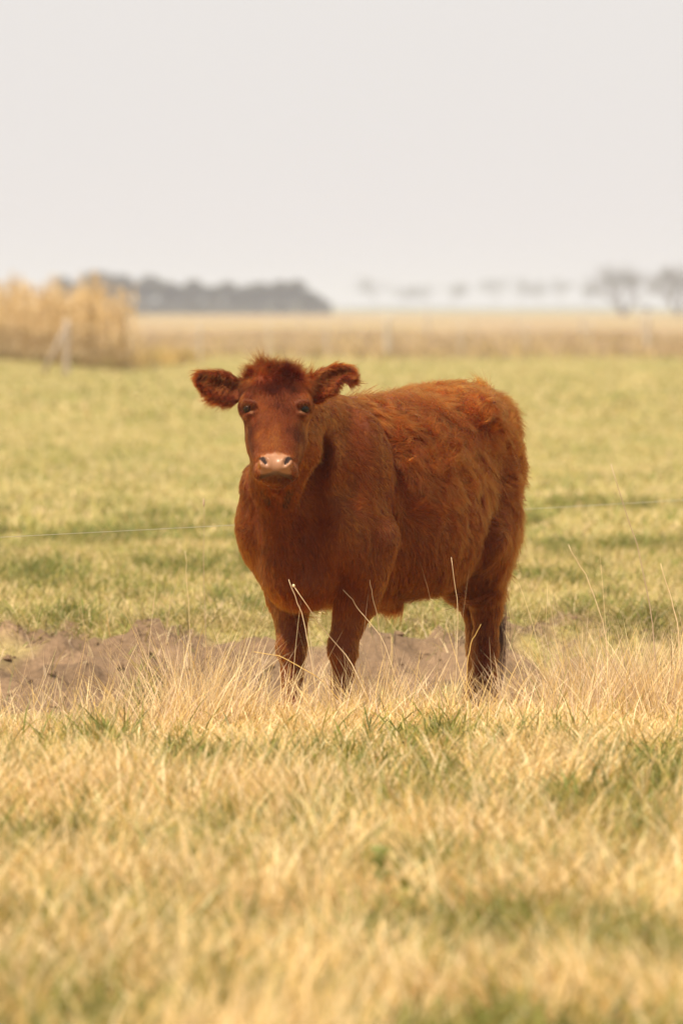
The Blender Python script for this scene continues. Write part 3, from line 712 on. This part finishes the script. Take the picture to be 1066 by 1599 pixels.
tall.append(blades(np.stack([x, y, ground_h(x, y) - .01], 1), .08 + .22 * RNG.random(n) ** 2.2, .0024 + .0022 * RNG.random(n), RNG.random(n) * 6.28, .05 + .4 * RNG.random(n), .1 + .5 * RNG.random(n), mixcol(n, DRY + [GREEN], (.4, .25, .2, .1, .06)), 5))
grass_object('tall_dry_grass', tall, 'tall pale dry grass along the edge of the hollow')

# thin bare stems standing up out of the grass
st = []
x, y = scatter(420, 19.8, 22.6, .9); n = len(x)
thick = sstep(.35, .9, x) + .7 * np.exp(-((x + .6) / .45) ** 2) + .22; keep = RNG.random(n) < thick; x, y = x[keep], y[keep]; n = len(x)
L = .30 + .38 * RNG.random(n) ** 1.3; az = np.where(RNG.random(n) < .5, 0, math.pi) + (RNG.random(n) - .5) * 2
st.append(blades(np.stack([x, y, ground_h(x, y) - .01], 1), L, .0018 + .0012 * RNG.random(n), az, .02 + .22 * RNG.random(n) ** 1.5, .02 + .30 * RNG.random(n) ** 2, mixcol(n, DRY, (.3, .2, .3, .2)), 7))
grass_object('dry_stems', st, 'thin bare dry stems standing above the grass')

# pasture beyond the hollow
pl = []
def pasture(n, y0, y1, dens, wscale, lscale, lv, wide=.0615):
    x, y = scatter(n, y0, y1, 1.6, dens, wide)
    sm = soil_mask(x, y); keep = (RNG.random(len(x)) > sm * 1.1); x, y = x[keep], y[keep]; n = len(x); g = patch_field(x, y)
    cw = np.stack([.45 * (1 - g) + .12, .34 * (1 - g) + .08, .06 + .70 * g, .10 + .30 * g], 1)
    tone = mixcol(n, [np.array((.43, .335, .120)), np.array((.58, .44, .235)), FIELD_GREEN, np.array((.30, .27, .065))], cw)
    hum = fbm(x, y, 0 * x, 1.7, 37, 2)
    L = lscale * (.025 + .055 * RNG.random(n)) * (.3 + 1.5 * hum) * (1 + .5 * g)
    pl.append(blades(np.stack([x, y, ground_h(x, y) - .004], 1), L, wscale * (.0045 + .0045 * RNG.random(n)), RNG.random(n) * 6.28, .1 + .7 * RNG.random(n), .2 + .6 * RNG.random(n), tone, lv))
pasture(165000, 22.6, 36, lambda y: (24 / y) ** 1.0, 1.0, 1.15, 2, .075)
pasture(95000, 36, 75, lambda y: (36 / y) ** 1.5, 2.0, 1.2, 2, .12)
pasture(65000, 75, 170, lambda y: (75 / y) ** 1.5, 5.0, 1.5, 2, .14)
# longer fringe on the lip of the bank and round the dung-fed green tussocks
x = (RNG.random(9000) * 2 - 1) * 3.0; y = bank_y(x) + .02 + .25 * RNG.standard_normal(9000); n = len(x)
pl.append(blades(np.stack([x, y, ground_h(x, y) - .004], 1), .06 + .12 * RNG.random(n), .003 + .003 * RNG.random(n), -math.pi / 2 + (RNG.random(n) - .5) * 3.4, .2 + .6 * RNG.random(n), .3 + .7 * RNG.random(n), mixcol(n, [FIELD_STRAW, PALE, FIELD_GREEN, OLIVE], (.4, .2, .2, .2)), 4))
rr = random.Random(3)
tufts = [(65, 895, 65, 1500), (170, 835, 75, 1300), (300, 885, 70, 700), (110, 960, 40, 500), (990, 850, 70, 900), (835, 812, 16, 350), (400, 870, 40, 400), (230, 1000, 30, 350), (560, 1000, 20, 150), (1010, 960, 50, 500), (880, 905, 40, 300)]
tufts += [(rr.uniform(-60, 1130), rr.uniform(775, 965), rr.uniform(12, 38), rr.randrange(60, 260)) for _ in range(90)]
for (u, v, ru, n) in tufts:
    X, Y = ray_ground(u, v + 6); x = X + ru * .55 / FPX * Y * RNG.standard_normal(n); y = Y + (.10 + ru * .004) * RNG.standard_normal(n)
    k = soil_mask(x, y) < .5 if v > 900 and n < 300 else np.ones(n, bool); x, y = x[k], y[k]; n = len(x)
    pl.append(blades(np.stack([x, y, ground_h(x, y) - .004], 1), .05 + .10 * RNG.random(n), .005 + .005 * RNG.random(n), RNG.random(n) * 6.28, .1 + .6 * RNG.random(n), .3 + .6 * RNG.random(n), mixcol(n, [FIELD_GREEN * .72, FIELD_GREEN, OLIVE * .9, FIELD_STRAW], (.35, .35, .15, .15)), 4))
# sparse bleached wisps in the hollow
x, y = scatter(9000, 22.2, 27.0, 1.2); keep = RNG.random(len(x)) < .22 + .9 * sstep(.7, 1.2, x) + .6 * sstep(.5, .62, fbm(x, y, 0 * x, 2.4, 49)); x, y = x[keep], y[keep]; n = len(x)
pl.append(blades(np.stack([x, y, ground_h(x, y) - .004], 1), .04 + .20 * RNG.random(n) ** 1.6, .003 + .003 * RNG.random(n), RNG.random(n) * 6.28, .1 + .85 * RNG.random(n), .2 + .6 * RNG.random(n), mixcol(n, DRY + [np.array((.14, .10, .065)), FIELD_GREEN], (.26, .18, .2, .12, .14, .10)), 3))
grass_object('pasture_grass', pl, 'short grazed yellow-green grass of the pasture behind the cow')

# rank dry grass along and beyond the far fence
fl = []
x, y = scatter(40000, 160, 330, 4, lambda y: (160 / y) ** 1.2, .12); n = len(x); hum = fbm(x, y * .4, 0 * x, .25, 52, 2); keep = RNG.random(n) < sstep(.35, .6, hum); x, y, hum = x[keep], y[keep], hum[keep]; n = len(x)
fl.append(blades(np.stack([x, y, 0 * x], 1), .18 + .35 * RNG.random(n), .03 + .03 * RNG.random(n), RNG.random(n) * 6.28, .05 + .4 * RNG.random(n), .2 + .5 * RNG.random(n), mixcol(n, [PEACH, PEACH * 1.1, OLIVE, STRAW], (.45, .3, .12, .13)), 2))
for (u, v, ru, n, hh) in ((255, 568, 35, 500, .7), (285, 565, 20, 250, .6), (225, 572, 20, 300, .8)):   # low scrub beside the maize
    X, Y = ray_ground(u, v); x = X + ru * .6 / FPX * Y * RNG.standard_normal(n); y = Y + 2.5 * RNG.standard_normal(n)
    fl.append(blades(np.stack([x, y, 0 * x], 1), hh * (.3 + .7 * RNG.random(n)), .03 + .03 * RNG.random(n), RNG.random(n) * 6.28, .05 + .4 * RNG.random(n), .2 + .5 * RNG.random(n), mixcol(n, [STRAW * .9, OCHRE, OLIVE, PEACH], (.3, .3, .2, .2)), 2))
grass_object('far_dry_grass', fl, 'pale peach dry grass beyond the far fence')

# ------------------------------------------------------------------ stems that stand out one by one
def stem_thing(pts_uvY, rad, tone, label, seed=False, name='dry_stem'):
    P = np.array([((u - 533) / FPX * Y, Y, CAM_H - (v - 480) / FPX * Y) for u, v, Y in pts_uvY])
    P[0, 2] = ground_h(P[0, 0], P[0, 1]) - .01
    t = np.linspace(0, 1, 14); k = np.linspace(0, 1, len(P)); PP = np.stack([np.interp(t, k, P[:, i]) for i in range(3)], 1)
    PP[:, :2] += .0025 * np.cumsum(RNG.standard_normal((14, 2)), 0) * t[:, None]
    base = PP[0].copy(); v_, f_ = tube(PP - base, np.linspace(rad, rad * .5, 14), 5)
    parts = [(v_, f_)]
    me = mesh_from('stem', v_, f_, stem_m[tone]); o = put(name, me, None, label, 'grass stem', 'dry stems in front of the cow', loc=base)
    if seed:
        sv, sf = uv_ball(.0055, 8, 6, (1, 1, 1.2)) if tone == 'pale' else uv_ball(.0035, 8, 6, (1, 1, 4.5)); put('seed_head', mesh_from('seed_head', sv + (PP[-1] - base), sf, stem_m[tone]), o)
    return o
stem_m = {'pale': mat_basic('pale_stem', (.66, .50, .30), .7, 30, .15), 'grey': mat_basic('grey_stem', (.40, .29, .19), .7, 30, .2), 'gold': mat_basic('gold_stem', (.58, .38, .12), .6, 30, .2)}
Y0 = 20.75
for pts, rd, tn, lb, sd_ in (
    ([(592, 1075, Y0), (545, 1030, Y0), (500, 980, Y0), (452, 915, Y0)], .0024, 'pale', 'pale stem with a knob at its tip, before the chest of the cow', True),
    ([(500, 1080, Y0), (484, 1020, Y0), (470, 960, Y0), (442, 905, Y0)], .0020, 'pale', 'thin curved stem just left of the knobbed one before the chest', False),
    ([(708, 1085, 20.9), (713, 1010, 20.9), (713, 940, 20.9), (703, 870, 20.9)], .0017, 'pale', 'tallest thin stem standing against the belly of the cow', False),
    ([(725, 1090, 20.9), (730, 1030, 20.9), (737, 1000, 20.9), (750, 975, 20.9)], .0019, 'gold', 'short stem leaning right across the hind leg of the cow', False),
    ([(615, 1070, 20.9), (592, 985, 20.9), (582, 930, 20.9), (579, 906, 20.9)], .0016, 'pale', 'upright stem crossing the elbow of the front leg of the cow', False),
    ([(640, 1085, Y0), (600, 1000, Y0), (565, 955, Y0), (546, 921, Y0)], .0017, 'pale', 'slanting stem pointing up left over the right-hand foreleg of the cow', False),
    ([(560, 1090, Y0), (500, 1060, Y0), (440, 1025, Y0), (400, 1018, Y0)], .0026, 'gold', 'golden blade arching left low across the front hoof of the cow', False),
    ([(1035, 1050, 21.2), (1018, 960, 21.2), (1000, 860, 21.2), (955, 725, 21.2)], .0026, 'grey', 'long grey-brown stem rising highest at the right, leaning left', False),
    ([(1066, 1040, 21.2), (1060, 980, 21.2), (1048, 930, 21.2), (1035, 880, 21.2)], .0026, 'pale', 'stout pale stem right of the long grey-brown one', False),
    ([(955, 1060, 21.2), (945, 985, 21.2), (915, 900, 21.2), (885, 850, 21.2)], .0020, 'pale', 'pale stem leaning left among the tall grass right of the cow', False),
    ([(324, 1040, 20.4), (320, 960, 20.4), (316, 880, 20.4), (313, 785, 20.4)], .0013, 'grey', 'very thin dark stem with a dark seed tip left of the cow', True),
    ([(300, 1075, 20.4), (298, 1000, 20.4), (293, 930, 20.4), (291, 860, 20.4)], .0013, 'pale', 'very thin pale stem nearest the left side of the dark-tipped stem', False),
):
    stem_thing(pts, rd, tn, lb, sd_)

# broad-leaved weed in the near grass
def leaf_mesh(Lf, Wf, cup=.25, n=6):
    vs, fs = [], []
    for i in range(n + 1):
        t = i / n; wd = Wf * math.sin(math.pi * min(1, t * .95 + .03)) ** .8 * .5; zz = Lf * .35 * t * (1 - t) * 2
        for k in (-1, 0, 1): vs.append((t * Lf, k * wd, zz + abs(k) * wd * cup))
    for i in range(n):
        for k in (0, 1): a0 = i * 3 + k; fs += [(a0, a0 + 1, a0 + 4), (a0, a0 + 4, a0 + 3)]
    return np.array(vs), np.array(fs)
weed_m = mat_leafy('weed_leaf', .3, .45)
def weed(u, v, Hh, nl, Lf, label, tone):
    X, Y = ray_ground(u, v); zz = float(ground_h(X, Y)); o = bpy.data.objects.new('weed', None); COL.objects.link(o); o.location = (X, Y, zz)
    o['label'] = label; o['category'] = 'weed'; o['group'] = 'broad-leaved weeds in the dry grass'
    sv, sf = tube([(0, 0, 0), (.004, 0, Hh * .5), (0, .004, Hh)], [.004, .003, .002], 5); put('stem', mesh_from('stem', sv, sf, stem_m['gold']), o)
    for i in range(nl):
        lv_, lf_ = leaf_mesh(Lf * random.uniform(.75, 1.1), Lf * random.uniform(.6, .8)); me = mesh_from('leaf', lv_, lf_, weed_m); vcol(me, np.tile(np.array(tone) * random.uniform(.8, 1.2), (len(lv_), 1)))
        l = put('leaf', me, o, loc=(0, 0, Hh * (.45 + .55 * i / max(1, nl - 1)))); l.rotation_euler = (random.uniform(-.4, .4), random.uniform(-1.1, .1), i * 2.4 + random.random())
weed(595, 1436, .14, 7, .056, 'small green broad-leaved weed in the blurred dry grass near the bottom', (.22, .28, .065))
weed(632, 1452, .09, 5, .038, 'lower olive weed just right of the bigger green one', (.34, .31, .09))

# ------------------------------------------------------------------ wire fence just behind the cow
galv = mat_basic('galvanised_wire', (.44, .42, .35), .6); wood_m = mat_basic('grey_post_wood', (.40, .34, .27), .9, 12, .35)
def post_mesh(h, r, seed=0):
    rr = np.random.default_rng(seed); P = [(rr.uniform(-.01, .01), rr.uniform(-.01, .01), z) for z in np.linspace(-.25, h, 6)]; return tube(P, [r * rr.uniform(.92, 1.06) for _ in P], 8)
fe = bpy.data.objects.new('wire_fence', None); COL.objects.link(fe); fe.location = (0, 24, 0); fe['label'] = 'single bare wire strung across the pasture just behind the cow'; fe['category'] = 'fence'
wire_pts = []
for X in np.linspace(-3.0, 3.6, 40):
    # the wire runs straight from near left to farther right, 0.6 m above the ground
    Y = 23.0 + (X + .55) * (3.05 / 2.1) ; wire_pts.append((X, Y - 24, .60 + .012 * ((X - .3) / 3.3) ** 2))
v_, f_ = tube(wire_pts, [.0010] * 40, 5); put('wire', mesh_from('wire', v_, f_, galv), fe)
for i in (0, 39):
    v_, f_ = post_mesh(1.0, .045, i); X, Y, Z = wire_pts[i]; put('post', mesh_from('post', v_, f_, wood_m), fe, loc=(X, Y + .048, float(ground_h(X, Y + 24))))

# ------------------------------------------------------------------ far fences
pale_wood = mat_basic('bleached_wood', (.33, .265, .21), .9, 10, .25)
def far_fence(name, pts, label, wires=(.45, .75, 1.05), hs=1.25, r=.07, brace=False):
    f = bpy.data.objects.new(name, None); COL.objects.link(f); f.location = (pts[0][0], pts[0][1], 0); f['label'] = label; f['category'] = 'fence'
    for i, (X, Y, h, rr) in enumerate(pts):
        v_, f_ = post_mesh(h, rr, i + 5); put('post', mesh_from('post', v_, f_, pale_wood if brace and i == 0 else wood_m), f, loc=(X - pts[0][0], Y - pts[0][1], 0))
    for hz in wires:
        v_, f_ = tube([(X - pts[0][0], Y - pts[0][1] - .08, hz) for X, Y, h, rr in pts], [.004] * len(pts), 4); put('wire', mesh_from('wire', v_, f_, galv), f)
    if brace:
        X, Y, h, rr = pts[0]; v_, f_ = tube([(-.52, -.15, .02), (-.06, -.02, 1.0)], [.042, .038], 8); put('brace', mesh_from('brace', v_, f_, pale_wood), f)
    return f
def uvp(u, v): X, Y = ray_ground(u, v); return X, Y
A = [uvp(105, 584), uvp(203, 576), uvp(312, 568), uvp(420, 563), uvp(510, 559), uvp(605, 556), uvp(720, 554), uvp(820, 552), uvp(920, 551), uvp(1010, 550), uvp(1110, 549), uvp(1210, 548)]
far_fence('far_fence', [(*A[0], 1.22, .065)] + [(*p, 1.30 if i in (4, 8) else 1.1, .085 if i in (4, 8) else .034) for i, p in enumerate(A[1:])], 'wire fence crossing the field from the braced post by the maize', brace=True)
B = [uvp(470, 521), uvp(540, 522), uvp(667, 523), uvp(740, 524), uvp(808, 526), uvp(908, 528), uvp(1000, 530), uvp(1100, 532)]
far_fence('far_fence', [(*p, 1.3, .075 if i in (2, 5) else .04) for i, p in enumerate(B)], 'fainter farther fence of a few thin posts out in the peach field', hs=1.3)

# ------------------------------------------------------------------ maize
maize_m = mat_leafy('maize_leaf', .3, .7)
def maize_mesh(seed):
    rr = np.random.default_rng(seed); h = rr.uniform(1.7, 2.15); Vs, Fs, Cs, o = [], [], [], 0
    def add(v, f, c):
        nonlocal o
        Vs.append(v); Fs.append(np.asarray(f) + o); Cs.append(np.tile(c, (len(v), 1))); o += len(v)
    bend = rr.uniform(-.08, .08, 2); pt = lambda z: np.array([bend[0] * (z / h) ** 2, bend[1] * (z / h) ** 2, z])
    v, f = tube([pt(z) for z in np.linspace(0, h, 5)], [.016, .015, .013, .010, .006], 5); add(v, f, np.array((.50, .34, .15)) * rr.uniform(.8, 1.1))
    for i in range(11):
        z = h * (.12 + .80 * i / 10); az = i * math.pi + rr.uniform(-.7, .7); Lf = rr.uniform(.45, .8); wd = rr.uniform(.045, .075)
        vs, fs = [], []; p = pt(z); el = rr.uniform(.5, 1.1); dr = rr.uniform(1.2, 2.6)
        for k in range(6):
            t = k / 5; w_ = wd * (1 - t ** 2) * .5 + .004; sdv = np.array([-math.sin(az + t), math.cos(az + t), .2 * math.sin(3 * t)])
            vs += [p - sdv * w_, p + sdv * w_]; a_ = el - dr * t; p = p + np.array([math.cos(az) * math.cos(a_), math.sin(az) * math.cos(a_), math.sin(a_)]) * Lf / 5
        for k in range(5): a0 = 2 * k; fs += [(a0, a0 + 1, a0 + 3), (a0, a0 + 3, a0 + 2)]
        add(np.array(vs), fs, np.array([(.62, .43, .20), (.72, .55, .33), (.46, .30, .14)][rr.integers(3)]) * (.58 + .42 * min(1, i / 5)) * rr.uniform(.8, 1.1))  # lower leaves darker: shade at the foot of the stand put into the colour
    for k in range(6):
        az = rr.uniform(0, 6.28); b = pt(h); e = b + np.array([math.cos(az) * .10, math.sin(az) * .10, rr.uniform(.12, .24)]); v, f = tube([b, e], [.009, .004], 3); add(v, f, np.array((.60, .42, .20)))
    me = mesh_from('maize_plant', np.concatenate(Vs), np.concatenate(Fs), maize_m); vcol(me, np.concatenate(Cs)); return me
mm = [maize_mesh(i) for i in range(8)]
spots = []
rr = random.Random(5)
cX0, cY0 = uvp(216, 581); cX1, cY1 = uvp(-60, 554)
row = 0
while len(spots) < 290 and row < 16:
    t = 0.0
    while t <= 1.0:
        X = cX0 + (cX1 - cX0) * t + rr.uniform(-.12, .12) - row * .12; Y = cY0 + (cY1 - cY0) * t + row * .75 + rr.uniform(-.2, .2)
        if X > -.0615 * Y - 1.6 and rr.random() < .5 + t * 8: spots.append((X, Y))
        t += rr.uniform(.016, .030) * (1 if rr.random() > .12 else 3.0)
    row += 1
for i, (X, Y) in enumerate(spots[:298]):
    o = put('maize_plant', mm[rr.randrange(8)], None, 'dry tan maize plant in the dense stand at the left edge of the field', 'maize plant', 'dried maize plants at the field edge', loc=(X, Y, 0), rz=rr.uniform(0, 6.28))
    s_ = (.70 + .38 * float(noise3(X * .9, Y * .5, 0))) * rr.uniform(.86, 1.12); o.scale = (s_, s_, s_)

# ------------------------------------------------------------------ far trees
bark_m = mat_basic('bark', (.13, .105, .085), .9, 6, .3); crown_m = mat_leafy('far_leaves', .2, .7)
def tree_meshes(seed, h, spread, trunk_frac, density, leaf, tone, bare=False, flat=False):
    rr = np.random.default_rng(seed); tubes = []; ends = []
    def branch(p, d, L, r, depth):
        n = 3; P = [p]; 
        for i in range(n):
            d = d + rr.uniform(-.22, .22, 3); d[2] += .06; d /= np.linalg.norm(d); P.append(P[-1] + d * L / n)
        tubes.append(tube(P, np.linspace(r, r * .6, n + 1), 5 if depth < 2 else 3, False))
        if depth >= (5 if bare else 3): ends.append(P[-1]); return
        if depth >= 2: ends.append(P[-1]); ends.append(P[1])
        if bare and depth >= 1: ends.append(P[2])
        for k in range(rr.integers(2, 4) + (depth == 0) * 2):
            az = rr.uniform(0, 6.28); tilt = rr.uniform(.35, .95) * spread
            nd = d * math.cos(tilt) + np.array([math.cos(az), math.sin(az), .1 if not flat else -.15]) * math.sin(tilt); nd /= np.linalg.norm(nd)
            branch(P[-1] if k else P[-1], nd, L * rr.uniform(.62, .85), r * .58, depth + 1)
    if bare:
        for k in range(5):
            az = k * 1.257 + rr.uniform(-.4, .4); q = rr.uniform(.25, .75); branch(np.zeros(3), np.array([math.cos(az) * math.sin(q), math.sin(az) * math.sin(q), math.cos(q)]), h * .27, h * .017, 1)
    else: branch(np.zeros(3), np.array([0, 0, 1.0]), h * trunk_frac, h * .022, 0)
    tv, tf = join(tubes); E = np.array(ends); top = max(tv[:, 2].max(), E[:, 2].max()); sc = h / top; 
    tv = tv * np.array([1, 1, sc]); E = E * np.array([1, 1, sc])
    nl = density; c = E[rr.integers(0, len(E), nl)] + rr.standard_normal((nl, 3)) * h * (.045 if bare else .055) * np.array([1.2, 1.2, .8])
    a = rr.standard_normal((nl, 3)); a /= np.linalg.norm(a, axis=1)[:, None]; b = np.cross(a, rr.standard_normal((nl, 3))); b /= np.linalg.norm(b, axis=1)[:, None]
    s_ = leaf * rr.uniform(.6, 1.3, nl)[:, None]; lv = np.stack([c - a * s_, c + b * s_ * .6, c + a * s_, c - b * s_ * .6], 1).reshape(-1, 3)
    i4 = np.arange(nl)[:, None] * 4; lf = np.concatenate([i4 + np.array([0, 1, 2]), i4 + np.array([0, 2, 3])])
    lc = np.repeat(np.array(tone) * rr.uniform(.65, 1.35, (nl, 1)), 4, axis=0)
    tm = mesh_from('trunk', tv, tf, bark_m); cm = mesh_from('crown', lv, lf, crown_m); vcol(cm, lc)
    return tm, cm
def plant(name, ms, X, Y, label, group, s=1.0, rz=0, cat='tree', sx=1.0):
    o = bpy.data.objects.new(name, None); COL.objects.link(o); o.location = (X, Y, 0); o.rotation_euler = (0, 0, rz); o.scale = (s * sx, s * sx, s)
    o['label'] = label; o['category'] = cat
    if group: o['group'] = group
    put('trunk', ms[0], o); put('crown', ms[1], o); return o
def at(u, Y): return (u - 533) / FPX * Y
WOODY = 1250
wm = [tree_meshes(20 + i, 1.0, 1.0, .16, 1500, .045, (.070, .075, .045)) for i in range(5)]
rr = random.Random(11)
for i in range(58):
    u = 96 + 412 * (i + rr.uniform(-.5, .5)) / 57; Y = WOODY + rr.uniform(0, 70)
    hpx = np.interp(u, [80, 105, 140, 175, 200, 240, 270, 330, 380, 425, 470, 500, 515], [44, 52, 57, 54, 47, 54, 46, 42, 43, 47, 38, 27, 14]) * rr.uniform(.86, 1.08)
    plant('tree', wm[i % 5], at(u, Y), Y, 'tree in the dense dark wood on the horizon behind the maize and the cow', 'trees of the distant wood', hpx / FPX * Y * rr.uniform(.82, 1.12), rr.uniform(0, 6.28), sx=rr.uniform(.9, 1.35))
x = at(90 + 425 * np.minimum(RNG.random(9000), RNG.random(9000) + .45), WOODY - 4); y = WOODY - 6 + 70 * RNG.random(9000)
v_, f_, c_ = blades(np.stack([x, y, 0 * x], 1), 1.2 + 2.6 * RNG.random(9000), .5 + .5 * RNG.random(9000), RNG.random(9000) * 6.28, .1 + .4 * RNG.random(9000), .3 * RNG.random(9000), mixcol(9000, [np.array((.07, .075, .045)), np.array((.09, .08, .06))], (.6, .4)), 2)
me = mesh_from('undergrowth', v_, f_, crown_m); vcol(me, c_); put('undergrowth', me, kind='stuff', label='dark undergrowth at the foot of the distant wood')
um = [tree_meshes(40 + i, 1.0, 1.15, .50, 420, .040, (.085, .09, .06), flat=True) for i in range(3)]
MIDY = 3000
for i, (u, top, sx, lb) in enumerate(((585, 431, .9, 'tall flat-topped tree standing alone at the left end of the faint row on the horizon'), (632, 444, 1.2, 'small low faint tree just right of the tall flat-topped one'), (668, 440, 1.2, 'faint broad tree, left of the close pair in the middle of the horizon'), (704, 438, 1.3, 'faint broad tree, right of the close pair in the middle of the horizon'), (768, 432, .9, 'faint round-topped tree with a clear trunk between the pair and the right-hand row'),
                                     (810, 430, .7, 'tall narrow faint tree, first of the right-hand row'), (842, 436, 1.0, 'faint tree, second of the right-hand row'), (878, 433, .8, 'faint tree at the right end of the row, left of the big bare tree'), (918, 442, .8, 'smallest faint tree between the row and the big bare tree'))):
    plant('faint_tree', um[i % 3], at(u, MIDY), MIDY, lb, 'faint trees in a row on the horizon', (480 - top) / FPX * MIDY, i * 1.3, sx=sx)
x = at(470 + 620 * RNG.random(5000), MIDY); y = MIDY + 30 + 150 * RNG.random(5000)
v_, f_, c_ = blades(np.stack([x, y, 0 * x], 1), .8 + 2.6 * RNG.random(5000) * noise3(x, 0, 0, .02), .8 + .8 * RNG.random(5000), RNG.random(5000) * 6.28, .1 + .4 * RNG.random(5000), .3 * RNG.random(5000), mixcol(5000, [np.array((.11, .12, .06)), np.array((.12, .11, .07))], (.6, .4)), 2)
me = mesh_from('far_scrub', v_, f_, crown_m); vcol(me, c_); put('far_scrub', me, kind='stuff', label='thin line of low scrub along the far horizon')
bm = [tree_meshes(61 + i, 1.0, 1.15, .17, 620, .022, (.10, .10, .065), bare=True) for i in range(2)]
plant('bare_tree', bm[0], at(972, 950), 950, 'big half-bare tree with open branches, left of two at the right end of the horizon', 'half-bare trees', 82 / FPX * 950, .6, sx=1.45)
plant('bare_tree', bm[1], at(1058, 960), 960, 'half-bare tree cut by the right edge of the picture', 'half-bare trees', 86 / FPX * 960, 2.2, sx=1.4)
bs = tree_meshes(80, 1.0, 1.3, .2, 500, .06, (.10, .07, .05)); plant('bush', bs, at(1008, 940), 940, 'low brownish bush between the two half-bare trees', None, 14 / FPX * 940, 0, 'bush', sx=1.6)

# ------------------------------------------------------------------ clods on the bare bank
n = 5000; x = (RNG.random(n) * 2 - 1) * 3.0; y = 22.8 + 4.4 * RNG.random(n); keep = RNG.random(n) < soil_mask(x, y); x, y = x[keep][:900], y[keep][:900]
cv, cf = uv_ball(1.0, 6, 4); parts = []
for X, Y, Z in zip(x, y, ground_h(x, y)):
    r_ = .006 + .016 * random.random() ** 3; d = 1 + .6 * (RNG.random((len(cv), 1)) - .5); parts.append((cv * d * r_ * np.array([1.2, 1, .7]) + np.array([X, Y, Z - r_ * .1]), cf))
v_, f_ = join(parts); put('soil_clods', mesh_from('soil_clods', v_, f_, mat_basic('clod', tuple(SOIL * .95), .95, 40, .3, .05), False), kind='stuff', label='loose clods of dry earth on the bare bank')
